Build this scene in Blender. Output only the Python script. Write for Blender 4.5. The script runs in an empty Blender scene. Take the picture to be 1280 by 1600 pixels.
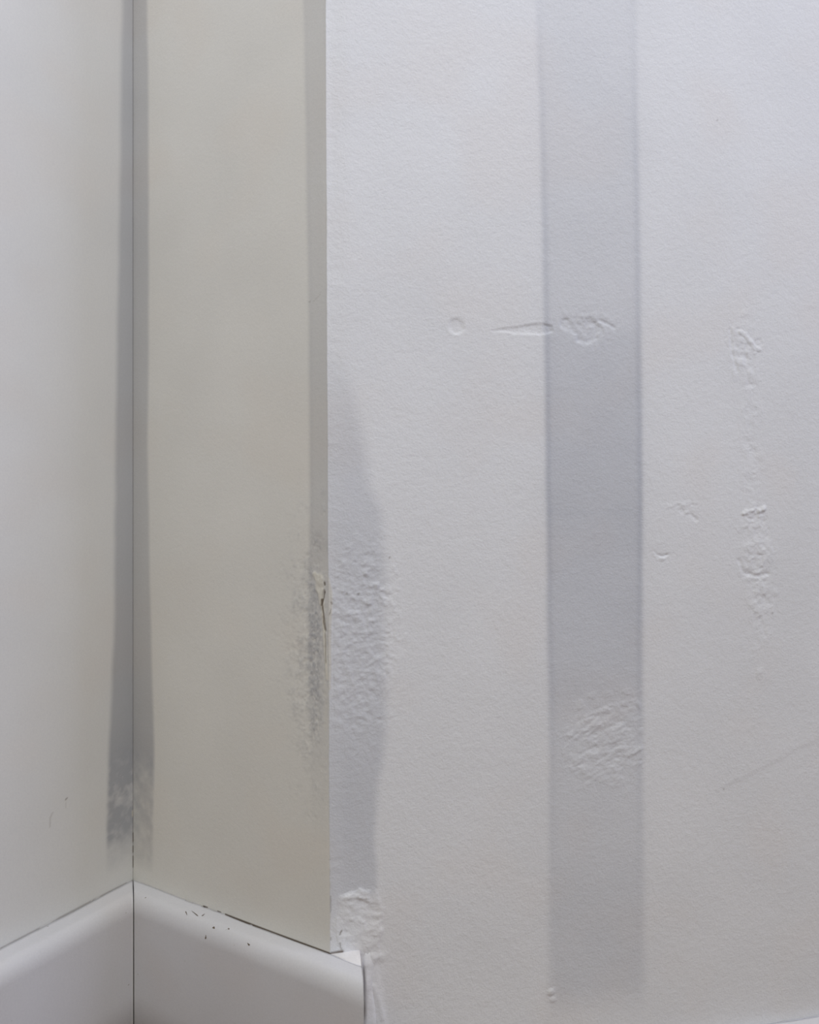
import bpy, math
import numpy as np

# ------------------------------------------------------------ camera, world, light, exposure
SC = bpy.context.scene
COL = SC.collection
F = 1153.0                       # focal length in pixels of a 1280 x 1600 frame
CAM_Z = 0.60

cam_data = bpy.data.cameras.new('camera')
cam_data.sensor_fit = 'VERTICAL'
cam_data.sensor_height = 36.0
cam_data.lens = F / 1600.0 * 36.0
cam_data.clip_start = 0.01
cam = bpy.data.objects.new('camera', cam_data)
cam.location = (0, 0, CAM_Z)
cam.rotation_euler = (math.radians(90), 0, 0)
COL.objects.link(cam)
SC.camera = cam

world = bpy.data.worlds.new('world')
SC.world = world
world.use_nodes = True
wn = world.node_tree
bg = wn.nodes['Background']
bg.inputs['Strength'].default_value = 1.0
# dim room all round: paler towards the ceiling, warmer towards the floor
W_UP, W_SIDE = (0.50, 0.40, 0.05), (0.006, 0.005, 0.003)
wtc = wn.nodes.new('ShaderNodeTexCoord')
wsep = wn.nodes.new('ShaderNodeSeparateXYZ')
wmr = wn.nodes.new('ShaderNodeMapRange')
wmr.inputs[1].default_value = 0.05
wmr.inputs[2].default_value = 0.95
wmix = wn.nodes.new('ShaderNodeMix')
wmix.data_type = 'RGBA'
wn.links.new(wtc.outputs['Generated'], wsep.inputs[0])
wn.links.new(wsep.outputs['Z'], wmr.inputs[0])
wn.links.new(wmr.outputs[0], wmix.inputs[0])
wmix.inputs[6].default_value = (*W_SIDE, 1)
wmix.inputs[7].default_value = (*W_UP, 1)
wn.links.new(wmix.outputs[2], bg.inputs['Color'])


def area(name, loc, target, size, size_y, color, power):
    d = bpy.data.lights.new(name, 'AREA')
    d.shape = 'RECTANGLE'
    d.size, d.size_y = size, size_y
    d.color = color
    d.energy = power
    o = bpy.data.objects.new(name, d)
    o.location = loc
    v = [target[i] - loc[i] for i in range(3)]
    L = math.sqrt(sum(c * c for c in v))
    yaw = math.atan2(v[1], v[0]) - math.pi / 2
    pitch = math.acos(-v[2] / L)
    o.rotation_euler = (pitch, 0, yaw)
    COL.objects.link(o)
    return o


# daylight from high windows behind the camera, and colder light from a window far to the right
area('skylight', (0.15, -0.95, 2.35), (-0.05, 0.7, 0.35), 1.1, 0.7, (0.905, 0.935, 1.0), 34.5)
area('high_window', (1.2, 0.0, 2.6), (0.1, 0.7, 0.7), 0.8, 0.8, (0.785, 0.809, 1.0), 9.7)
area('side_window', (2.5, 0.25, 1.7), (-0.4, 0.65, 0.6), 0.8, 1.1, (0.672, 0.736, 1.0), 20.0)

vs = SC.view_settings
vs.view_transform = 'Standard'
vs.look = 'None'
vs.exposure = -0.10
vs.gamma = 1.0
vs.use_curve_mapping = False

# ------------------------------------------------------------ measured plan of the corner (metres)
ZC = 0.80
BOARD_TOP = 0.2010               # top of the tall baseboard


def unit(x, y):
    l = math.hypot(x, y)
    return np.array([x / l, y / l])


IN = np.array([-0.3747 * ZC, ZC])                       # inner corner (x, y)
D_LEFT = unit(-0.5070, -0.8620)                         # left wall runs towards the viewer
D_MID = unit(0.8626, -0.5060)                           # return wall
OUT = IN + D_MID * (0.3285 * ZC)                        # outer corner
D_RIGHT = unit(0.9770, 0.2130)                          # long wall
N_LEFT = np.array([0.8620, -0.5070]); N_LEFT /= np.linalg.norm(N_LEFT)
N_MID = np.array([-0.5060, -0.8626]); N_MID /= np.linalg.norm(N_MID)
N_RIGHT = np.array([0.2130, -0.9770]); N_RIGHT /= np.linalg.norm(N_RIGHT)


def chart(origin, d):
    """turn a point read off the photograph into (metres along the wall, height)"""
    def at(px, py):
        k = (px - 640.0) / F
        # origin.x + d.x s = k (origin.y + d.y s)
        s = (k * origin[1] - origin[0]) / (d[0] - k * d[1])
        y = origin[1] + d[1] * s
        return s, CAM_Z - (py - 800.0) / F * y
    return at


AT_L, AT_M, AT_R = chart(IN, D_LEFT), chart(IN, D_MID), chart(OUT, D_RIGHT)
PXM = 0.00060                    # metres per photograph pixel on these walls, about

# ------------------------------------------------------------ noise
_rng = np.random.default_rng(7)
_T = _rng.random((512, 512))


def vnoise(x, y, seed=0):
    x = x + seed * 37.13; y = y + seed * 91.7
    xi = np.floor(x).astype(int); yi = np.floor(y).astype(int)
    fx = x - xi; fy = y - yi
    fx = fx * fx * (3 - 2 * fx); fy = fy * fy * (3 - 2 * fy)
    a = _T[xi % 512, yi % 512]; b = _T[(xi + 1) % 512, yi % 512]
    c = _T[xi % 512, (yi + 1) % 512]; d = _T[(xi + 1) % 512, (yi + 1) % 512]
    return (a * (1 - fx) + b * fx) * (1 - fy) + (c * (1 - fx) + d * fx) * fy - 0.5


def fbm(x, y, size, octv=4, seed=0, gain=0.5):
    """size = biggest feature in metres; result about -0.5..0.5"""
    t = 0; a = 1.0; n = 0; f = 1.0 / size
    for o in range(octv):
        t = t + a * vnoise(x * f, y * f, seed + o * 3)
        n += a; a *= gain; f *= 2.03
    return t / n * 1.4


def sstep(a, b, x):
    t = np.clip((x - a) / (b - a), 0, 1)
    return t * t * (3 - 2 * t)


def line(at, pts):
    """polyline of photograph points on a wall -> s as a function of z"""
    q = sorted([at(x, y)[::-1] for x, y in pts])
    zs = np.array([p[0] for p in q]); ss = np.array([p[1] for p in q])
    return lambda z: np.interp(z, zs, ss)


def ramp(at, x, pts):
    """strengths given at photograph rows -> strength as a function of z"""
    q = sorted([(at(x, y)[1], v) for y, v in pts])
    zs = np.array([p[0] for p in q]); vv = np.array([p[1] for p in q])
    return lambda z: np.interp(z, zs, vv)


def blob(S, Z, at, px, py, rx, ry, rot=0.0, soft=0.35, rag=0.0, seed=0):
    s0, z0 = at(px, py)
    c, n = math.cos(math.radians(rot)), math.sin(math.radians(rot))
    u = (S - s0); v = (Z - z0)
    a = (u * c + v * n) / (rx * PXM); b = (-u * n + v * c) / (ry * PXM)
    r = np.sqrt(a * a + b * b)
    if rag:
        r = r + rag * fbm(S, Z, 0.010, 3, seed)
    return 1 - sstep(1 - soft, 1 + soft, r)


def stroke(S, Z, at, pts, w):
    """distance mask to a polyline of photograph points, w px half width"""
    m = np.zeros_like(S)
    q = [at(x, y) for x, y in pts]
    for (a, b), (c, d) in zip(q[:-1], q[1:]):
        vx, vz = c - a, d - b
        L = vx * vx + vz * vz + 1e-12
        t = np.clip(((S - a) * vx + (Z - b) * vz) / L, 0, 1)
        r = np.hypot(S - a - t * vx, Z - b - t * vz) / (w * PXM)
        m = np.maximum(m, 1 - sstep(0.4, 1.3, r))
    return m


# ------------------------------------------------------------ materials
def nd(nt, t, **kw):
    n = nt.nodes.new(t)
    for k, v in kw.items():
        setattr(n, k, v)
    return n


def paint_material(name, base, damp_mult, grain, rough=0.62, cloud=0.03, specks=0.0):
    m = bpy.data.materials.new(name)
    m.use_nodes = True
    nt = m.node_tree
    b = nt.nodes['Principled BSDF']
    b.inputs['Roughness'].default_value = rough
    b.inputs['Specular IOR Level'].default_value = 0.3
    tc = nd(nt, 'ShaderNodeTexCoord')
    L = nt.links.new

    def noise(scale, detail=3.0, r=0.55):
        n = nd(nt, 'ShaderNodeTexNoise')
        n.inputs['Scale'].default_value = scale
        n.inputs['Detail'].default_value = detail
        n.inputs['Roughness'].default_value = r
        L(tc.outputs['Object'], n.inputs['Vector'])
        return n.outputs['Fac']

    def mix(a, bcol, fac, blend='MIX'):
        x = nd(nt, 'ShaderNodeMix', data_type='RGBA', blend_type=blend)
        for sock, v in ((x.inputs[0], fac), (x.inputs[6], a), (x.inputs[7], bcol)):
            if isinstance(v, (tuple, list)):
                sock.default_value = (*v[:3], 1)
            elif isinstance(v, float):
                sock.default_value = v
            else:
                L(v, sock)
        return x.outputs[2]

    def attr(nm):
        a = nd(nt, 'ShaderNodeAttribute')
        a.attribute_name = nm
        return a.outputs['Fac']

    def maprange(v, a, c, d, e):
        r = nd(nt, 'ShaderNodeMapRange')
        L(v, r.inputs[0])
        for i, x in enumerate((a, c, d, e)):
            r.inputs[i + 1].default_value = x
        return r.outputs[0]

    lo = tuple(c * (1 - cloud) for c in base)
    hi = tuple(min(1, c * (1 + cloud)) for c in base)
    col = mix(lo, hi, maprange(noise(7.0, 2.0), 0.3, 0.7, 0, 1))
    # faint yellow and rose discoloration of old emulsion paint
    col = mix(col, tuple(c * k for c, k in zip(base, (1.0, 0.975, 0.955))), maprange(noise(11.0, 1.0), 0.52, 0.68, 0, 0.6))
    # roller grain also shows as faint mottling
    g = maprange(noise(620.0, 2.0), 0.3, 0.7, 0.0, 1.0)
    col = mix(col, mix(col, (0.955, 0.955, 0.965), 1.0, 'MULTIPLY'), g)
    damp = mix(col, damp_mult, 1.0, 'MULTIPLY')
    col = mix(col, damp, attr('damp'))
    col = mix(col, (0.62, 0.60, 0.55), attr('bare'))
    col = mix(col, (0.115, 0.085, 0.06), attr('dirt_and_shade'))  # real dirt, plus painted darkness of the board cracks and gaps
    if specks:
        v = nd(nt, 'ShaderNodeTexVoronoi')
        v.inputs['Scale'].default_value = 110.0
        L(tc.outputs['Object'], v.inputs['Vector'])
        sp = maprange(v.outputs['Distance'], 0.04, 0.10, 1, 0)
        th = maprange(noise(38.0, 1.0), 0.60, 0.66, 0, specks)
        mm = nd(nt, 'ShaderNodeMath', operation='MULTIPLY')
        L(sp, mm.inputs[0]); L(th, mm.inputs[1])
        col = mix(col, (0.22, 0.19, 0.16), mm.outputs[0])
    L(col, b.inputs['Base Color'])
    b1 = nd(nt, 'ShaderNodeBump')
    b1.inputs['Strength'].default_value = 1.0
    b1.inputs['Distance'].default_value = grain
    L(noise(520.0, 3.0, 0.65), b1.inputs['Height'])
    b2 = nd(nt, 'ShaderNodeBump')
    b2.inputs['Strength'].default_value = 1.0
    b2.inputs['Distance'].default_value = grain * 1.1
    L(noise(210.0, 2.0), b2.inputs['Height'])
    L(b1.outputs[0], b2.inputs['Normal'])
    L(b2.outputs[0], b.inputs['Normal'])
    return m


MAT_LEFT = paint_material('left_wall_paint', (0.690, 0.693, 0.700), (0.57, 0.585, 0.63), 0.00010)
MAT_MID = paint_material('return_wall_paint', (0.712, 0.706, 0.685), (0.57, 0.585, 0.645), 0.00012)
MAT_RIGHT = paint_material('long_wall_paint', (0.748, 0.766, 0.822), (0.58, 0.60, 0.655), 0.00030)
MAT_BOARD = paint_material('baseboard_paint', (0.620, 0.625, 0.675), (0.6, 0.6, 0.6), 0.00008, rough=0.5, specks=0.8)
MAT_PLASTER = paint_material('filler_plaster', (0.75, 0.75, 0.79), (0.6, 0.6, 0.6), 0.0003)


def plain(name, c, rough=0.7):
    m = bpy.data.materials.new(name)
    m.use_nodes = True
    nt = m.node_tree
    b = nt.nodes['Principled BSDF']
    n = nt.nodes.new('ShaderNodeTexNoise')
    n.inputs['Scale'].default_value = 60
    r = nt.nodes.new('ShaderNodeValToRGB')
    r.color_ramp.elements[0].color = (*[x * 0.8 for x in c], 1)
    r.color_ramp.elements[1].color = (*[min(1, x * 1.2) for x in c], 1)
    nt.links.new(n.outputs['Fac'], r.inputs[0])
    nt.links.new(r.outputs[0], b.inputs['Base Color'])
    b.inputs['Roughness'].default_value = rough
    return m


MAT_WOOD_DARKENED = plain('raw_board_end_darkened', (0.06, 0.045, 0.035))  # raw end wood, darkened to stand for shade in the open joint
MAT_FLOOR = plain('floor_tile', (0.26, 0.19, 0.165), 0.5)


# ------------------------------------------------------------ mesh helpers
def make_mesh(name, verts, faces, mat, attrs=None, parent=None, smooth=True, face_mats=None, kind=None):
    me = bpy.data.meshes.new(name)
    verts = np.asarray(verts, dtype=np.float32)
    me.vertices.add(len(verts))
    me.vertices.foreach_set('co', verts.ravel())
    loops = np.concatenate([np.asarray(f, dtype=np.int32).ravel() for f in faces])
    lens = np.concatenate([np.full(len(f), np.asarray(f).shape[1], dtype=np.int32) for f in faces])
    me.loops.add(len(loops))
    me.loops.foreach_set('vertex_index', loops)
    me.polygons.add(len(lens))
    starts = np.concatenate([[0], np.cumsum(lens)[:-1]]).astype(np.int32)
    me.polygons.foreach_set('loop_start', starts)
    me.update(calc_edges=True)
    me.validate()
    me.polygons.foreach_set('use_smooth', np.full(len(me.polygons), smooth))
    for k in ('damp', 'bare', 'dirt_and_shade'):
        a = me.attributes.new(k, 'FLOAT', 'POINT')
        if attrs and k in attrs:
            v = np.zeros(len(verts), dtype=np.float32)
            v[:len(attrs[k])] = np.clip(attrs[k], 0, 1)
            a.data.foreach_set('value', v)
    mats = mat if isinstance(mat, list) else [mat]
    for m in mats:
        me.materials.append(m)
    if face_mats is not None and len(face_mats) == len(me.polygons):
        me.polygons.foreach_set('material_index', np.asarray(face_mats, dtype=np.int32))
    o = bpy.data.objects.new(name, me)
    COL.objects.link(o)
    if parent:
        o.parent = parent
    if kind:
        o['kind'] = kind
    return o


def grid_faces(nr, nc, flip=False):
    i = np.arange(nr - 1)[:, None] * nc + np.arange(nc - 1)[None, :]
    q = np.stack([i, i + 1, i + 1 + nc, i + nc], -1).reshape(-1, 4)
    return q[:, ::-1] if flip else q


def axis(*segs):
    """segments (start, end, step) joined to one increasing axis"""
    out = []
    for a, b, st in segs:
        n = max(1, int(round((b - a) / st)))
        out.append(np.linspace(a, b, n, endpoint=False))
    return np.concatenate(out + [[segs[-1][1]]])


def wall(name, origin, d, n, s_ax, z_ax, mat, func, flip, edge_start=None, edge_end=None, thick=0.09, label=None):
    Sg, Zg = np.meshgrid(s_ax, z_ax)
    H, attrs, = func(Sg, Zg)
    if edge_end is not None:                      # last column follows the shared corner line
        w = sstep(s_ax[-1] - 0.02, s_ax[-1], Sg)
        Sx = Sg + w * edge_end(Zg)
    else:
        Sx = Sg
    P = np.empty(Sg.shape + (3,))
    P[..., 0] = origin[0] + d[0] * Sx + n[0] * H
    P[..., 1] = origin[1] + d[1] * Sx + n[1] * H
    P[..., 2] = Zg
    if edge_start is not None:                    # first column follows it too
        w = 1 - sstep(0, 0.02, Sg)
        off = edge_start(Zg) * w
        P[..., 0] += D_MID[0] * off; P[..., 1] += D_MID[1] * off
    nr, nc = Sg.shape
    V = P.reshape(-1, 3)
    faces = [grid_faces(nr, nc, flip)]
    # thickness behind
    loop = np.concatenate([np.arange(nc), np.arange(1, nr) * nc + nc - 1,
                           (nr - 1) * nc + np.arange(nc - 2, -1, -1), np.arange(nr - 2, 0, -1) * nc])
    back = V[loop].copy()
    base = len(V)
    k = len(loop)
    back[:, 0] = back[:, 0] - n[0] * thick
    back[:, 1] = back[:, 1] - n[1] * thick
    # pull the back in at the ends so that neighbouring walls do not cross
    V = np.vstack([V, back])
    j = np.arange(k); j2 = (j + 1) % k
    side = np.stack([loop[j], base + j, base + j2, loop[j2]], -1)
    faces.append(side if not flip else side[:, ::-1])
    faces.append((base + np.arange(k))[None, ::(1 if flip else -1)])
    return make_mesh(name, V, faces, mat, {a: v.ravel() for a, v in attrs.items()}, kind='structure')


# shared corner line of the outer edge: slightly off plumb, a little wavy (offset along the return wall)
def edge_line(z):
    zt = AT_M(508, 0)[1]; zb = AT_M(514, 1480)[1]
    lean = np.interp(z, [zb, zt], [0.0012, -0.0035])
    return lean + 0.0005 * vnoise(z / 0.05, z * 0 + 3, 4) + 0.0004 * vnoise(z / 0.006, z * 0 + 9, 5)


Z_AX = axis((0.0, 0.16, 0.010), (0.16, 1.22, 0.0011), (1.22, 2.40, 0.04))
Z_AX_R = axis((0.0, 1.28, 0.0011), (1.28, 2.40, 0.04))


# ------------------------------------------------------------ left wall
def f_left(S, Z):
    lf = line(AT_L, [(191, 0), (187, 300), (181, 700), (178, 1000), (170, 1180), (167, 1310), (168, 1400)])
    st = ramp(AT_L, 190, [(0, .62), (400, .66), (900, .72), (1120, .82), (1180, .95), (1300, .9), (1318, .35), (1345, .15), (1362, 0)])
    e = lf(Z) + 0.0012 * fbm(S, Z, 0.03, 3, 2)
    soft = np.interp(Z, [0.2, 0.4, 1.1], [0.0025, 0.004, 0.0045])
    damp = (1 - sstep(-1, 1, (S - e) / soft)) * st(Z)
    zmold = AT_L(190, 1200)[1]
    low = 1 - sstep(zmold - 0.02, zmold + 0.03, Z)
    damp = damp * (1 + low * (1.1 * fbm(S, Z, 0.014, 5, 11, 0.65) + 0.25 * np.clip(fbm(S, Z, 0.006, 3, 13) * 3, -1, 1))) + damp * low * 0.05
    near = 1 - sstep(0.0, 0.0016, S)
    dirt_and_shade = near * 0.03 * (vnoise(Z / 0.012, Z * 0, 8) > -0.1)
    # hairline crack in pieces down the very corner
    zz = [AT_L(208, y)[1] for y in (1300, 1316, 1320, 1333, 1336, 1356)]
    cr = np.zeros_like(S)
    for a, b in ((zz[1], zz[0]), (zz[3], zz[2]), (zz[5], zz[4])):
        cr = np.maximum(cr, sstep(a, a + .001, Z) * (1 - sstep(b - .001, b, Z)))
    dirt_and_shade = np.maximum(dirt_and_shade, (1 - sstep(0.0004, 0.0012, S)) * cr * 0.6)
    dirt_and_shade = np.maximum(dirt_and_shade, stroke(S, Z, AT_L, [(82, 1270), (79, 1277), (78, 1292)], 1.6) * 0.22)
    dirt_and_shade = np.maximum(dirt_and_shade, stroke(S, Z, AT_L, [(103, 1249), (105, 1247)], 1.5) * 0.6)
    dirt_and_shade = np.maximum(dirt_and_shade, stroke(S, Z, AT_L, [(103, 1254), (103, 1262)], 1.2) * 0.12)
    H = 0.0006 * fbm(S, Z, 0.12, 2, 21) * sstep(0, 0.02, S)
    wh = stroke(S, Z, AT_L, [(207, 1267), (207, 1275)], 1.5)
    joint = (Z < BOARD_TOP + 0.0009 + 0.0003 * vnoise(S / 0.004, S * 0, 71)) & (Z > BOARD_TOP - 0.02)
    on_ = sstep(-0.1, 0.1, vnoise(S / 0.012, S * 0, 72) + 0.22)
    dirt_and_shade = np.maximum(dirt_and_shade, joint * on_ * (S > 0.008) * 0.32)  # dark line painted on the wall as the shade inside the board crack
    return H, {'damp': damp, 'dirt_and_shade': dirt_and_shade, 'bare': wh}


wl = wall('wall_left', IN, D_LEFT, N_LEFT, axis((0, 0.006, 0.0006), (0.006, 0.24, 0.0014), (0.24, 1.7, 0.03)),
          Z_AX, MAT_LEFT, f_left, True)


# ------------------------------------------------------------ return wall
def f_mid(S, Z):
    s_end = np.linalg.norm(OUT - IN)
    rt = line(AT_M, [(230, 0), (232, 300), (231, 700), (236, 1000), (241, 1180), (240, 1250), (238, 1400)])
    st = ramp(AT_M, 225, [(0, .60), (400, .64), (900, .55), (1120, .72), (1190, .85), (1215, .62), (1300, .40), (1340, .28), (1362, 0)])
    e = rt(Z) + 0.0008 * fbm(S, Z, 0.03, 3, 3)
    damp = (1 - sstep(-1, 1, (S - e) / 0.0035)) * st(Z)
    zmold = AT_M(225, 1200)[1]
    low = 1 - sstep(zmold - 0.02, zmold + 0.03, Z)
    damp = damp * (1 + low * (1.0 * fbm(S, Z, 0.014, 5, 12, 0.65) + 0.2 * np.clip(fbm(S, Z, 0.006, 3, 14) * 3, -1, 1)))
    # dark strip beside the outer corner
    le = line(AT_M, [(474, 0), (478, 150), (483, 460), (485, 800), (483, 900), (484, 1100), (487, 1180), (488, 1300)])
    so = ramp(AT_M, 495, [(0, .34), (300, .36), (600, .44), (850, .46), (900, .36), (1100, .30), (1180, .16), (1330, .0)])
    d2 = sstep(-1, 1, (S - le(Z) - 0.001 * fbm(S, Z, 0.04, 3, 5)) / 0.004) * so(Z)
    streak = np.exp(-((S - le(Z) - 0.001) / 0.0022) ** 2) * so(Z) * 0.30
    d2 = d2 + streak + sstep(s_end - .002, s_end, S) * so(Z) * 0.25
    # rubbed, blistered patch
    rag = fbm(S, Z, 0.008, 5, 31, 0.72)
    rub = blob(S, Z, AT_M, 487, 1015, 42, 150, 0, 0.8, 1.4, 17)
    tiny = fbm(S, Z, 0.0026, 3, 18, 0.7)
    rub2 = blob(S, Z, AT_M, 492, 1030, 14, 120, 0, 0.6, 0.4, 19)
    d2 = d2 + rub * (0.12 + 0.7 * np.clip(rag, -0.3, 0.5) + 0.55 * tiny) + rub2 * (0.22 + 0.3 * tiny)
    damp = np.clip(np.maximum(damp, d2), 0, 1)
    # chipped corner
    bare = np.zeros_like(S)
    chip = stroke(S, Z, AT_M, [(492, 897), (497, 906)], 4.5) + stroke(S, Z, AT_M, [(500, 905), (500, 918)], 9) + stroke(S, Z, AT_M, [(500, 918), (503, 942)], 5.5) + \
        stroke(S, Z, AT_M, [(504, 940), (508, 1010), (511, 1060)], 3)
    bare = np.maximum(bare, np.clip(chip, 0, 1) * 0.6)
    bare = np.maximum(bare, stroke(S, Z, AT_M, [(508, 1050), (510, 1110), (509, 1140)], 4) * 0.25)
    chipm = np.clip(chip, 0, 1)
    damp = damp * (1 - 0.9 * chipm)
    dirt_and_shade = stroke(S, Z, AT_M, [(507, 925), (505.5, 938), (503.5, 945), (504, 952), (505.5, 960), (506, 972), (508.5, 985)], 1.5) * 0.75
    dirt_and_shade = np.maximum(dirt_and_shade, stroke(S, Z, AT_M, [(504, 937), (503.2, 946)], 1.9) * 0.85)
    dirt_and_shade = np.maximum(dirt_and_shade, stroke(S, Z, AT_M, [(508.5, 985), (509.5, 1000), (510, 1035)], 1.0) * 0.5)
    dirt_and_shade = np.maximum(dirt_and_shade, stroke(S, Z, AT_M, [(508.2, 910), (508.4, 913)], 1.8) * 0.8)
    dirt_and_shade = np.maximum(dirt_and_shade, stroke(S, Z, AT_M, [(490, 471), (503, 459)], 0.9) * 0.18)
    dirt_and_shade = np.maximum(dirt_and_shade, stroke(S, Z, AT_M, [(483.5, 471), (484, 472)], 1.1) * 0.6)
    joint = (Z < BOARD_TOP + 0.0012 + 0.0006 * vnoise(S / 0.006, S * 0, 73)) & (Z > BOARD_TOP - 0.02)
    x352, x345, x285 = AT_M(352, 1420)[0], AT_M(345, 1420)[0], AT_M(285, 1400)[0]
    on_ = np.where(S > x352, 1.0, (vnoise(S / 0.007, S * 0, 74) > 0.08) * (S > x285) * (S < x345))
    dirt_and_shade = np.maximum(dirt_and_shade, joint * on_ * 0.9)  # shade of the crack behind the board, painted into the wall colour
    near = 1 - sstep(0.0, 0.0012, S)
    zz = [AT_M(208, y)[1] for y in (1300, 1316, 1320, 1333, 1336, 1356)]
    cr = np.zeros_like(S)
    for a, b in ((zz[1], zz[0]), (zz[3], zz[2]), (zz[5], zz[4])):
        cr = np.maximum(cr, sstep(a, a + .001, Z) * (1 - sstep(b - .001, b, Z)))
    dirt_and_shade = np.maximum(dirt_and_shade, (1 - sstep(0.0004, 0.0012, S)) * cr * 0.6)
    dirt_and_shade = np.maximum(dirt_and_shade, near * 0.03 * (vnoise(Z / 0.012, Z * 0, 8) > -0.1))
    fade = sstep(0, 0.02, S) * (1 - sstep(s_end - 0.004, s_end, S))
    H = 0.0010 * fbm(S, Z, 0.10, 2, 22) * fade
    H = H + rub * (0.0009 * np.clip(rag, -0.4, 0.5) + 0.0006 * tiny) * fade
    H = H + chipm * 0.0007 * fade
    H = H - stroke(S, Z, AT_M, [(507, 925), (503.5, 945), (505.5, 960), (508.5, 985)], 2) * 0.0015
    return H, {'damp': damp, 'dirt_and_shade': dirt_and_shade, 'bare': bare}


S_END = float(np.linalg.norm(OUT - IN))
wm = wall('wall_middle', IN, D_MID, N_MID,
          axis((0, 0.006, 0.0006), (0.006, S_END - 0.02, 0.0013), (S_END - 0.02, S_END, 0.0005)),
          Z_AX, MAT_MID, f_mid, False, edge_end=edge_line, thick=0.05)


# ------------------------------------------------------------ long wall on the right
def f_right(S, Z):
    damp = np.zeros_like(S)
    wob = fbm(S, Z, 0.03, 3, 40)
    # stain running down the corner
    re_ = line(AT_R, [(520, 540), (548, 600), (566, 680), (578, 760), (596, 800), (602, 900), (600, 1000), (604, 1100),
                      (600, 1180), (588, 1240), (586, 1330), (590, 1420)])
    st = ramp(AT_R, 560, [(540, 0), (620, .25), (700, .38), (850, .42), (1000, .40), (1150, .46), (1300, .50), (1390, .46), (1440, .15), (1480, 0)])
    soft = np.interp(Z, [0.25, 0.4, 0.75], [0.003, 0.007, 0.010])
    d1 = (1 - sstep(-1, 1, (S - re_(Z) - 0.002 * wob) / soft)) * st(Z)
    d1 = d1 * (0.80 + 0.2 * sstep(0, 0.02, S))
    # broad strip down the middle of the wall
    le = line(AT_R, [(838, 0), (845, 150), (850, 400), (854, 700), (857, 1000), (861, 1200), (860, 1600)])
    ri = line(AT_R, [(993, 0), (998, 300), (1001, 500), (1004, 800), (1003, 1000), (1004, 1200), (1006, 1600)])
    sm = ramp(AT_R, 930, [(0, .16), (150, .22), (400, .30), (495, .30), (530, .46), (700, .56), (900, .54), (1080, .48), (1120, .36),
                          (1300, .30), (1450, .38), (1540, .34), (1580, .08), (1600, 0)])
    sl = np.interp(Z, [0.1, 0.35, 0.6, 1.1], [0.010, 0.006, 0.0035, 0.006])
    a = S - le(Z) - 0.0012 * wob
    b = ri(Z) - S - 0.0012 * wob
    inside = sstep(-1, 1, a / sl) * sstep(-1, 1, b / (sl * 0.9))
    ed = np.exp(-((a - 0.001) / 0.0035) ** 2) + 0.8 * np.exp(-((b - 0.002) / 0.004) ** 2)
    halo = np.exp(-(np.abs(a) / 0.012) ** 1.3) * 0.4 + np.exp(-(np.abs(b) / 0.012) ** 1.3) * 0.4
    es = ramp(AT_R, 930, [(0, .08), (250, .26), (500, .30), (1000, .24), (1300, .14), (1600, .0)])
    d2 = inside * sm(Z) * (1 + 0.12 * wob) + ed * es(Z) + halo * es(Z) * 0.35
    zb = AT_R(930, 800)[1]
    d2 = d2 + inside * 0.05 * np.exp(-((Z - zb) / 0.004) ** 2)
    trow = blob(S, Z, AT_R, 950, 1160, 66, 58, 25, 0.45, 0.9, 51) * (1 - sstep(-0.002, 0.003, S - AT_R(1003, 1150)[0]))
    d2 = d2 * (1 - 0.25 * trow)
    damp = np.clip(np.maximum(d1, d2), 0, 1)

    fade = sstep(0, 0.006, S)
    H = 0.0012 * fbm(S, Z, 0.16, 2, 60) + 0.00022 * fbm(S, Z, 0.008, 3, 61)
    # blistered area beside the corner
    bl = blob(S, Z, AT_R, 560, 1010, 62, 150, 0, 0.35, 0.5, 62)
    bl2 = blob(S, Z, AT_R, 572, 930, 50, 60, 0, 0.5, 0.5, 63)
    rid = 1 - np.abs(fbm(S, Z, 0.006, 4, 64)) * 5.5
    lump = fbm(S, Z, 0.0052, 3, 65)
    crumb = fbm(S, Z, 0.0034, 3, 66, 0.6)
    H = H + bl * (0.0011 * lump + 0.0006 * crumb + 0.0005 * np.clip(rid, 0, 1)) + bl2 * 0.0012 * np.clip(lump * 2.4 - 0.2, 0, 1)
    # round hole
    r = blob(S, Z, AT_R, 713, 509, 11, 12, 0, 0.35, 0.5, 4)
    H = H - r * 0.0012 + (blob(S, Z, AT_R, 712, 509, 15, 15, 0, 0.3, .3, 5) - r) * 0.0003
    # slit widening to the right
    s0, z0 = AT_R(765, 515); s1, z1 = AT_R(864, 512)
    t = np.clip((S - s0) / (s1 - s0), 0, 1)
    hw = (0.0008 + 0.0072 * t ** 1.2) * np.sqrt(np.clip(1 - ((S - s0) / (s1 - s0) - 0.78) / 0.24, 0, 1))
    zc = z0 + (z1 - z0) * t - 0.0012 + 0.001 * vnoise(S / 0.008, S * 0, 3) + 0.0012 * fbm(S, Z, 0.005, 3, 67)
    sl_ = (1 - sstep(0.65, 1.1, np.abs(Z - zc) / (hw + 1e-5))) * (S > s0) * (S < s1)
    H = H - sl_ * (0.0015 + 0.0012 * crumb) * (0.35 + 0.65 * t)
    # oval gouge in the strip
    g = blob(S, Z, AT_R, 915, 513, 36, 17, 4, 0.22, 1.1, 71)
    gh = blob(S, Z, AT_R, 920, 512, 46, 30, 4, 0.6, 0.6, 73)
    H = H - g * 0.0012 + g * 0.0018 * fbm(S, Z, 0.006, 4, 72) + gh * 0.0010 * crumb + gh * 0.0004 * lump
    H = H - stroke(S, Z, AT_R, [(935, 500), (948, 505), (960, 512)], 3) * 0.0009
    # troweled lump in the strip
    streak = fbm(S * 0.45 + Z * 0.2, Z - 0.40 * S, 0.0075, 5, 74, 0.65)
    H = H + trow * (0.0004 + 0.0030 * streak)
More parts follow.
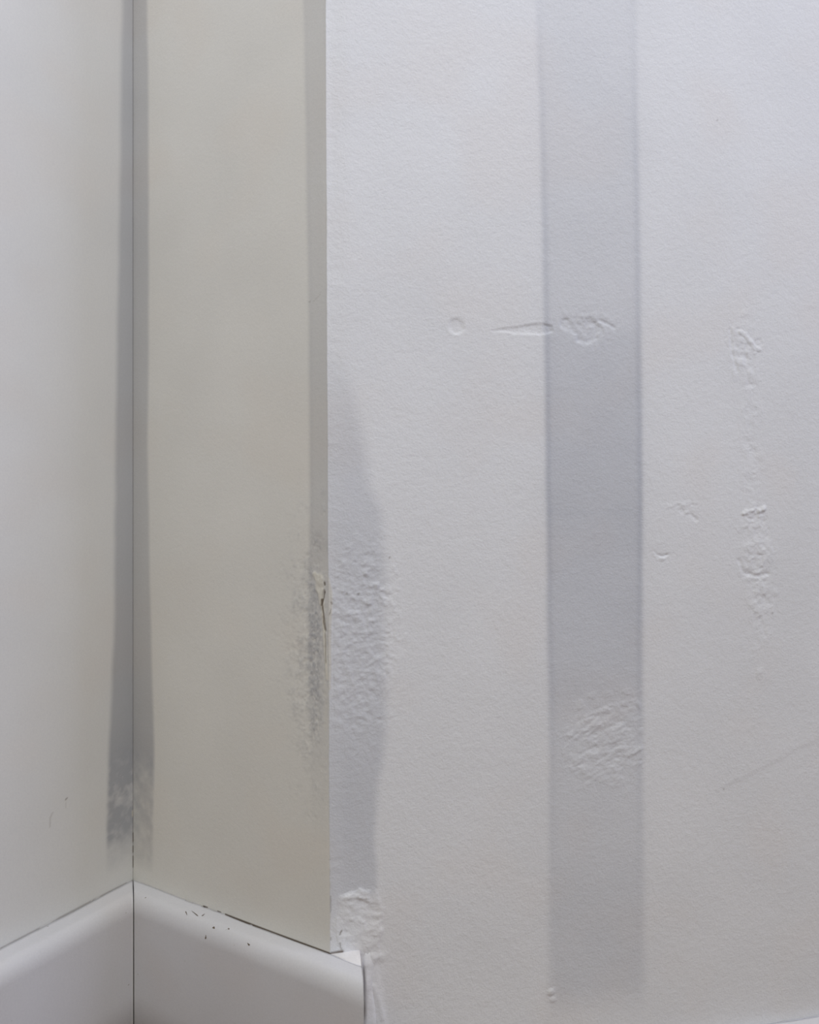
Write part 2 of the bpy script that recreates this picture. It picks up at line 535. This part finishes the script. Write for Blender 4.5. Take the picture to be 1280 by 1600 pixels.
    H = H + stroke(S, Z, AT_R, [(890, 1150), (925, 1118), (960, 1103), (995, 1096), (1001, 1105)], 5) * (0.0005 + 0.0016 * crumb)
    # long vertical scar near the right edge
    sc = np.zeros_like(S)
    for (px, py, rx, ry, h) in ((1165, 545, 26, 42, .7), (1172, 640, 17, 70, .35), (1176, 745, 17, 60, .4), (1180, 812, 24, 22, 1.0),
                                (1184, 870, 28, 40, 1.0), (1188, 935, 22, 40, .7), (1190, 985, 20, 28, .5), (1188, 1055, 8, 10, .5)):
        sc = sc + h * blob(S, Z, AT_R, px, py, rx, ry, 0, 0.6, 1.0, int(px))
    n1 = fbm(S, Z, 0.011, 5, 81, 0.6)
    H = H + np.clip(sc, 0, 1.2) * (0.0002 + 0.0040 * n1 + 0.0006 * crumb)
    H = H + stroke(S, Z, AT_R, [(1157, 519), (1166, 524), (1172, 533), (1180, 544), (1186, 546)], 4.5) * (0.0011 + 0.001 * crumb)
    H = H - stroke(S, Z, AT_R, [(1141, 515), (1144, 550), (1152, 580)], 3) * 0.0007
    H = H + stroke(S, Z, AT_R, [(1163, 801), (1175, 796), (1184, 799), (1194, 794)], 5) * (0.0008 + 0.003 * crumb)
    H = H - stroke(S, Z, AT_R, [(1155, 875), (1162, 895), (1180, 900), (1200, 897)], 3.5) * 0.0009
    # small wrinkles
    H = H - stroke(S, Z, AT_R, [(1020, 858), (1026, 867), (1036, 869), (1046, 866)], 2.2) * (0.0005 + 0.002 * crumb)
    H = H + stroke(S, Z, AT_R, [(1018, 862), (1028, 873), (1038, 874)], 3) * (0.0003 + 0.002 * crumb)
    H = H + stroke(S, Z, AT_R, [(1036, 792), (1060, 788), (1088, 787)], 4) * (0.0002 + 0.002 * lump)
    H = H - stroke(S, Z, AT_R, [(1062, 797), (1080, 805), (1088, 812)], 3.5) * (0.0002 + 0.002 * lump)
    H = H + blob(S, Z, AT_R, 1040, 825, 50, 36, 0, 0.6, 0.4, 9) * 0.0004
    # long shallow edge of an older coat, lower right
    s2, z2 = AT_R(1120, 1236); s3, z3 = AT_R(1290, 1150)
    ln = z2 + (z3 - z2) * (S - s2) / (s3 - s2) + 0.003 * vnoise(S / 0.02, S * 0, 33) + 0.003 * wob
    H = H + 0.0005 * (1 - sstep(-0.003, 0.003, ln - Z)) * sstep(s2 - 0.02, s2 + .02, S) * np.exp(-np.clip(Z - ln, 0, 1) / 0.05)
    # crumbs at the foot of the strip
    H = H + blob(S, Z, AT_R, 861, 1550, 5, 5, 0, .5) * 0.0016 + blob(S, Z, AT_R, 864, 1562, 5, 4, 0, .5) * 0.001
    # smeared filler at the foot of the corner
    fil = blob(S, Z, AT_R, 563, 1442, 35, 48, 0, 0.3, 0.8, 90)
    fil = np.maximum(fil, blob(S, Z, AT_R, 560, 1475, 30, 22, 0, 0.4, 0.3, 95))
    H = H + fil * (0.0010 + 0.0036 * fbm(S * 0.7 + Z * 0.3, Z, 0.012, 4, 91) + 0.0006 * crumb)
    H = H + stroke(S, Z, AT_R, [(540, 1402), (552, 1399), (565, 1400), (580, 1408)], 4) * (0.0008 + 0.002 * crumb)
    H = H + stroke(S, Z, AT_R, [(545, 1437), (558, 1434), (568, 1440)], 3) * (0.0006 + 0.002 * crumb)
    # flowed plaster ridge going down beside the board end
    H = H + stroke(S, Z, AT_R, [(578, 1500), (586, 1540), (594, 1590), (600, 1640)], 10) * 0.0015
    H = H + stroke(S, Z, AT_R, [(583, 1540), (592, 1562), (597, 1590)], 4) * 0.0009
    H = H + blob(S, Z, AT_R, 588, 1497, 15, 9, 0, .6, .8, 6) * 0.0012

    # painted dark standing for shade in the gap between corner and filler
    gap_shade = stroke(S, Z, AT_R, [(515, 1490), (525, 1488), (534, 1486)], 3.0) * 0.85
    gap_shade = np.maximum(gap_shade, stroke(S, Z, AT_R, [(534, 1486), (531, 1478), (530, 1472)], 1.3) * 0.5)
    gap_shade = np.maximum(gap_shade, stroke(S, Z, AT_R, [(530, 1459), (533, 1453)], 1.5) * 0.6)
    bare = stroke(S, Z, AT_R, [(512, 905), (516, 925), (516, 950), (514, 985), (514, 1040), (513, 1075)], 4.2) * 0.62
    bare = np.maximum(bare, stroke(S, Z, AT_R, [(512, 1075), (513, 1130)], 2.0) * 0.3)
    dirt_and_shade = np.maximum(gap_shade, stroke(S, Z, AT_R, [(517.5, 941), (519, 943)], 1.3) * 0.6)
    dirt_and_shade = np.maximum(dirt_and_shade, stroke(S, Z, AT_R, [(517, 953), (516.5, 957), (515, 960)], 1.0) * 0.5)
    dirt_and_shade = np.maximum(dirt_and_shade, stroke(S, Z, AT_R, [(521, 918), (523, 918)], 0.9) * 0.4)
    H = H + stroke(S, Z, AT_R, [(512, 905), (516, 925), (516, 950), (514, 985)], 4) * 0.0008
    for (px, py, w, v) in ((1121, 188, 1.2, .35), (609, 871, 1.1, .5), (542, 927, 1, .4), (560, 928, 1.4, .45), (1207, 958, 1.3, .35), (1131, 1233, 1, .3)):
        dirt_and_shade = np.maximum(dirt_and_shade, blob(S, Z, AT_R, px, py, w * 1.6, w * 1.3) * v)
    # dirty pinholes down the bottom of the corner
    pin = (1 - sstep(0.0008, 0.0024, S)) * (vnoise(Z / 0.0035, S / 0.003, 44) > 0.18) * (Z < AT_R(512, 1400)[1])
    dirt_and_shade = np.maximum(dirt_and_shade, pin * 0.30)
    chipline = (1 - sstep(0.0003, 0.0016, S)) * sstep(-.1, .3, vnoise(Z / 0.004, S * 0, 45)) * (Z < AT_R(512, 1330)[1]) * 0.7
    bare = np.maximum(bare, chipline * 0.4 * (1 - pin))
    f_right.masks = {'troweled_patch': trow, 'corner_filler': fil, 'plaster_scar': np.clip(sc * 1.6, 0, 1), 'blistered_paint': bl}
    return H * fade * 0.62, {'damp': damp * (1 - 0.8 * fil), 'dirt_and_shade': dirt_and_shade, 'bare': bare}


wr = wall('wall_right', OUT, D_RIGHT, N_RIGHT,
          axis((0, 0.02, 0.0006), (0.02, 0.66, 0.0012), (0.66, 2.0, 0.03)),
          Z_AX_R, MAT_RIGHT, f_right, False, edge_start=edge_line, thick=0.05)


def wall_patch(name, label, x0, y0, x1, y1, lift):
    """a skin of plaster or loose paint lying on the long wall, its rim sunk into the wall"""
    (sa, zt), (sb, zb) = AT_R(x0, y0), AT_R(x1, y1)
    Sg, Zg = np.meshgrid(axis((max(sa, 0.0035), sb, 0.0011)), axis((zb, zt, 0.0011)))
    H, at = f_right(Sg, Zg)
    mk = f_right.masks[name] * sstep(0.0035, 0.008, Sg)
    H = H - 0.0004 + (0.0004 + lift) * sstep(0.02, 0.14, mk)
    P = np.empty(Sg.shape + (3,))
    off = edge_line(Zg) * (1 - sstep(0, 0.02, Sg))
    P[..., 0] = OUT[0] + D_RIGHT[0] * Sg + N_RIGHT[0] * H + D_MID[0] * off
    P[..., 1] = OUT[1] + D_RIGHT[1] * Sg + N_RIGHT[1] * H + D_MID[1] * off
    P[..., 2] = Zg
    m = sstep(0.02, 0.14, mk).ravel()
    F4 = grid_faces(*Sg.shape)
    F4 = F4[m[F4].max(axis=1) > 0.02]
    used, inv = np.unique(F4.ravel(), return_inverse=True)
    o = make_mesh(name, P.reshape(-1, 3)[used], [inv.reshape(-1, 4)], MAT_RIGHT,
                  {k: v.ravel()[used] for k, v in at.items()}, parent=wr)
    o['label'] = label


wall_patch('troweled_patch', 'rough fan-shaped dab of troweled plaster', 870, 1080, 1040, 1250, 0.00004)
wall_patch('corner_filler', 'lumpy smear of filler at the foot of the corner', 512, 1370, 620, 1510, 0.00004)
wall_patch('plaster_scar', 'broken vertical ridge of rough plaster', 1120, 460, 1240, 1080, 0.00004)
wall_patch('blistered_paint', 'blistered bluish grey paint beside the corner', 508, 820, 650, 1190, 0.00004)

# ------------------------------------------------------------ floor
fl = make_mesh('floor', [(x, y, z) for z in (-0.08, 0.0) for x, y in ((-3, -3.2), (3.2, -3.2), (3.2, 2.2), (-3, 2.2))],
               [[(3, 2, 1, 0), (4, 5, 6, 7), (0, 1, 5, 4), (1, 2, 6, 5), (2, 3, 7, 6), (3, 0, 4, 7)]], MAT_FLOOR, smooth=False, kind='structure')


# ------------------------------------------------------------ baseboards
def profile(h, t, r_top):
    pts = [(0.0, 0.0), (t, 0.0), (t, h * 0.5)]
    for k in range(0, 13):
        a = k / 12 * math.pi / 2
        pts.append((t - r_top[0] * (1 - math.cos(a)), h - r_top[1] * (1 - math.sin(a))))
    for q in (0.75, 0.5, 0.25):
        pts.append(((t - r_top[0]) * q, h + 0.0003 * (1 - q)))
    return pts


def baseboard(name, origin, d, n, s0, s1, h, t, r_top, cut0, cut1, gap, flip, step=0.0015, attr_f=None):
    """board along a wall; cut0 / cut1 = how far the front edge runs past the back edge at each end;
    gap(s) = open joint between the board's back and the wall"""
    prof = profile(h, t, r_top)
    fs = axis((0, 1, step / (s1 - s0)))
    np_ = len(prof) + 1
    V = []
    for f in fs:
        sb = s0 + (s1 - s0) * f
        g = gap(sb)
        for (o, z) in prof + [(0.0, h + 0.0003)]:
            k = o / t
            a0 = s0 - cut0 * k; a1 = s1 + cut1 * k
            s = a0 + (a1 - a0) * f
            oo = max(o, g) if o < t * 0.45 else o
            zz = z + (0.00025 * math.sin(sb * 60) if z > h * 0.6 else 0)
            V.append((origin[0] + d[0] * s + n[0] * oo, origin[1] + d[1] * s + n[1] * oo, zz))
    V = np.array(V)
    nr = len(fs)
    q = []
    i = np.arange(nr - 1)[:, None] * np_
    j = np.arange(np_)[None, :]
    q = np.stack([i + j, i + (j + 1) % np_, i + np_ + (j + 1) % np_, i + np_ + j], -1).reshape(-1, 4)
    if flip:
        q = q[:, ::-1]
    e0 = np.arange(np_)[None, :]; e1 = ((nr - 1) * np_ + np.arange(np_))[None, ::-1]
    if flip:
        e0 = e0[:, ::-1]; e1 = e1[:, ::-1]
    fm = np.concatenate([np.zeros(len(q)), [1, 1]])
    at = attr_f(V, np_, nr, s0, s1) if attr_f else None
    o = make_mesh(name, V, [q, e0, e1], [MAT_BOARD, MAT_WOOD_DARKENED], at, face_mats=fm, kind='structure')
    return o


T = 0.0235                       # thickness of the middle board
T_LEFT = 0.0300
R_TOP = (0.0115, 0.0185)
HB = BOARD_TOP


def gap_mid(s):
    sx = {x: AT_M(x, 1400)[0] for x in (290, 296, 302, 315, 322, 330, 338, 352, 392, 395)}
    if s > sx[352]:
        g = 0.0011 + 0.0004 * math.sin(s * 90)
        if sx[392] < s < sx[395]:
            g = 0
        return g
    if sx[290] < s < sx[302] or sx[315] < s < sx[322] or sx[330] < s < sx[338]:
        return 0.0012
    return 0.0


def gap_left(s):
    x1 = AT_L(100, 1430)[0]; x2 = AT_L(165, 1400)[0]
    if x2 < s < x1:
        return 0.0009
    if s > x1 and math.sin(s * 260) > -0.2:
        return 0.0008
    if AT_L(200, 1380)[0] < s < x2 and math.sin(s * 500) > 0.0:
        return 0.0006
    return 0.0


MARKS = [((300, 1424), (310, 1432), 0.9, .25), ((316, 1431), (319, 1429), 1.6, .5), ((333, 1450), (335, 1450), 1.7, .85), ((357, 1451), (358, 1452), 1.4, .8),
         ((352, 1455), (356, 1452), 0.9, .3), ((290, 1424), (292, 1429), 1.0, .3), ((227, 1403), (228, 1403), 1.1, .6), ((345, 1442), (360, 1449), 1.2, .15),
         ((268, 1423), (280, 1427), 1.0, .15), ((387, 1474), (390, 1478), 1.0, .25), ((321, 1468), (322, 1470), 1.1, .3)]


def marks_mid(V, np_, nr, s0, s1):
    dirt_and_shade = np.zeros(len(V))
    px = 640 + F * V[:, 0] / V[:, 1]
    py = 800 - F * (V[:, 2] - CAM_Z) / V[:, 1]
    return {'dirt_and_shade': dirt_and_shade}


# the left board butts into the corner, the middle one too, with an open vertical joint between them
bl = baseboard('baseboard_left', IN, D_LEFT, N_LEFT, 0.0008, 1.69, HB, T_LEFT, R_TOP, -T + 0.0002, 0.0, gap_left, True, step=0.0022)
S_B1 = AT_M(565, 1510)[0]
CUT = chart(IN + N_MID * T, D_MID)(569, 1530)[0] - S_B1
bm = baseboard('baseboard_middle', IN, D_MID, N_MID, 0.0008, S_B1, HB, T, R_TOP, -T_LEFT + 0.0002, CUT, gap_mid, False, step=0.0012)

# dark dents and scuffs pressed into the top of the middle board, each a thin paint-loss flake in it
def scuffs(parent):
    prof = [p for p in profile(HB, T, R_TOP) if p[1] > HB * 0.6][::-1]
    po = np.array([p[0] for p in prof]); pz = np.array([p[1] for p in prof])
    idx = np.argsort(po, kind='stable'); po = po[idx]; pz = pz[idx]
    V = []; Fc = []

    def surf(px, py):
        best = None
        for o, z in zip(np.linspace(0, T * 0.97, 60), np.interp(np.linspace(0, T * 0.97, 60), po, pz)):
            org = IN + N_MID * o
            s, zz = chart(org, D_MID)(px, py)
            if best is None or abs(zz - z) < best[0]:
                best = (abs(zz - z), s, o, z)
        return best[1:]
    for (a, b, w, v) in MARKS:
        if v < 0.2:
            continue
        s_a, o_a, _ = surf(*a); s_b, o_b, _ = surf(*b)
        dv = np.array([s_b - s_a, o_b - o_a]); L = np.linalg.norm(dv) + 1e-6; dv = dv / L
        nv = np.array([-dv[1], dv[0]])
        base = len(V); K = 10
        cx = np.array([(s_a + s_b) / 2, (o_a + o_b) / 2])
        for lift in (0.00025, -0.0004):
            for k in range(K):
                an = 2 * math.pi * k / K
                rr = 1 + 0.25 * math.sin(3 * an + a[0])
                p = cx + dv * math.cos(an) * (L / 2 + w * PXM * 0.7) * rr + nv * math.sin(an) * w * PXM * 0.62 * rr
                z = np.interp(p[1], po, pz) + lift
                q = IN + D_MID * p[0] + N_MID * p[1]
                V.append((q[0], q[1], z))
        Fc.append([base + k for k in range(K)])
        for k in range(K):
            pass
    fs = [np.array(Fc)]
    me = make_mesh('paint_scuffs', V, fs, plain('dark_scuff', (0.13, 0.10, 0.075)), parent=parent, smooth=False)
    me['label'] = 'dark brown chips and scuffs'
    me['kind'] = 'stuff'
    return me


scuffs(bm)

# low board along the long wall, only its top reaches into the photograph
H_LOW = AT_R(1240, 1594)[1]
br = baseboard('baseboard_right', OUT, D_RIGHT, N_RIGHT, 0.060, 1.99, H_LOW, 0.016, (0.006, 0.008), 0.0, 0.0,
               lambda s: 0.0010 if (AT_R(1222, 1594)[0] < s < AT_R(1256, 1594)[0] or (s > AT_R(1258, 1594)[0])) else 0.0, False, step=0.003)


# ------------------------------------------------------------ filler ledge behind the end of the middle board
def prism(name, outline, z0, z1, mat, parent=None, bump=0.0, label=None, nr=10):
    """outline = list of (x, y); solid between z0 and z1 with slightly rounded top"""
    c = np.mean(np.array(outline), axis=0)
    rings = [(1.0, z0), (1.0, z1 - 0.0012), (0.985, z1 - 0.0004), (0.94, z1), (0.5, z1 + bump), (0.02, z1 + bump)]
    V = []
    m = len(outline)
    for (k, z) in rings:
        for p in outline:
            V.append((c[0] + (p[0] - c[0]) * k, c[1] + (p[1] - c[1]) * k, z))
    q = []
    for r in range(len(rings) - 1):
        for j in range(m):
            q.append((r * m + j, r * m + (j + 1) % m, (r + 1) * m + (j + 1) % m, (r + 1) * m + j))
    fs = [np.array(q), np.array([list(range(m))[::-1]]), np.array([[(len(rings) - 1) * m + j for j in range(m)]])]
    o = make_mesh(name, V, fs, mat, parent=parent, smooth=True)
    if label:
        o['label'] = label
    return o


def on(px, py, z):
    """floor-plan point seen at (px, py) at height z"""
    y = F * (CAM_Z - z) / (py - 800.0)
    return ((px - 640.0) / F * y, y)


def plan_m(s, o):
    p = IN + D_MID * s + N_MID * o
    return (p[0], p[1])


def plan_r(s, o):
    p = OUT + D_RIGHT * s + N_RIGHT * o
    return (p[0], p[1])


led = prism('filler_ledge', [plan_m(S_END + 0.001, -0.0004), plan_m(S_B1 - 0.0004, -0.0004), plan_r(AT_R(563, 1488)[0], -0.001), plan_r(0.010, -0.001)],
            0.0, HB - 0.0002, MAT_PLASTER, parent=wr, label='bright white filler ledge behind the board end')


# plaster edge that runs down beside the cut end of the board
def plaster_edge():
    rows = []
    zs = np.linspace(0.0, HB - 0.002, 60)
    V = []; K = 9; dirt_and_shade = []
    for z in zs:
        w = 0.0042 + 0.0022 * float(vnoise(np.array([z / 0.03]), np.array([1.0]), 3)[0])
        top = max(0.0, (z - (HB - 0.012)) / 0.015)
        w *= (1 - 0.55 * top)
        s_c = AT_R(571.5, 1550)[0] + 0.0012 + 0.0012 * float(vnoise(np.array([z / 0.02]), np.array([7.0]), 4)[0])
        for k in range(K):
            a = math.pi * k / (K - 1)
            o = math.sin(a) * (0.0050 * (1 - 0.8 * top)) - 0.002 + 0.0022 * float(fbm(np.array([z + k]), np.array([k * 0.004]), 0.012, 3, 6)[0])
            s = s_c + (-math.cos(a)) * w * (1.0 if k < K // 2 else 1.9)
            x, y = plan_r(s, o)
            V.append((x, y, z))
            row = 800 + (CAM_Z - z) * F / y
            dirt_and_shade.append((0.8, 0.8, 0.75, 0.25, 0, 0, 0, 0, 0)[k] * float(np.interp(row, [1505, 1515, 1560, 1578, 1588, 1600], [0, .7, .6, 1.3, 1.2, .3])))  # brown of the gap beside the board end, painted onto the ridge
    q = grid_faces(len(zs), K)
    caps = [np.array([list(range(K))[::-1]]), np.array([[(len(zs) - 1) * K + k for k in range(K)]])]
    o = make_mesh('plaster_edge', V, [q] + caps, MAT_RIGHT, {'dirt_and_shade': np.array(dirt_and_shade)}, parent=wr)
    o['label'] = 'lumpy ridge of white plaster beside the board end'


plaster_edge()


# ------------------------------------------------------------ what each piece of the setting is
for o, lab, cat in (
        (wl, 'off-white plaster wall at the left edge, meeting the grey streaked inner corner', 'wall'),
        (wm, 'narrow beige-white return wall between the inner corner and the chipped outer edge', 'wall'),
        (wr, 'long white textured wall on the right with a broad grey vertical strip', 'wall'),
        (fl, 'beige-brown floor below the walls', 'floor'),
        (bl, 'tall white rounded baseboard along the left wall', 'baseboard'),
        (bm, 'tall white baseboard with small dark chips along the narrow return wall', 'baseboard'),
        (br, 'low white baseboard whose top shows at the bottom right corner', 'baseboard')):
    o['label'] = lab
    o['category'] = cat
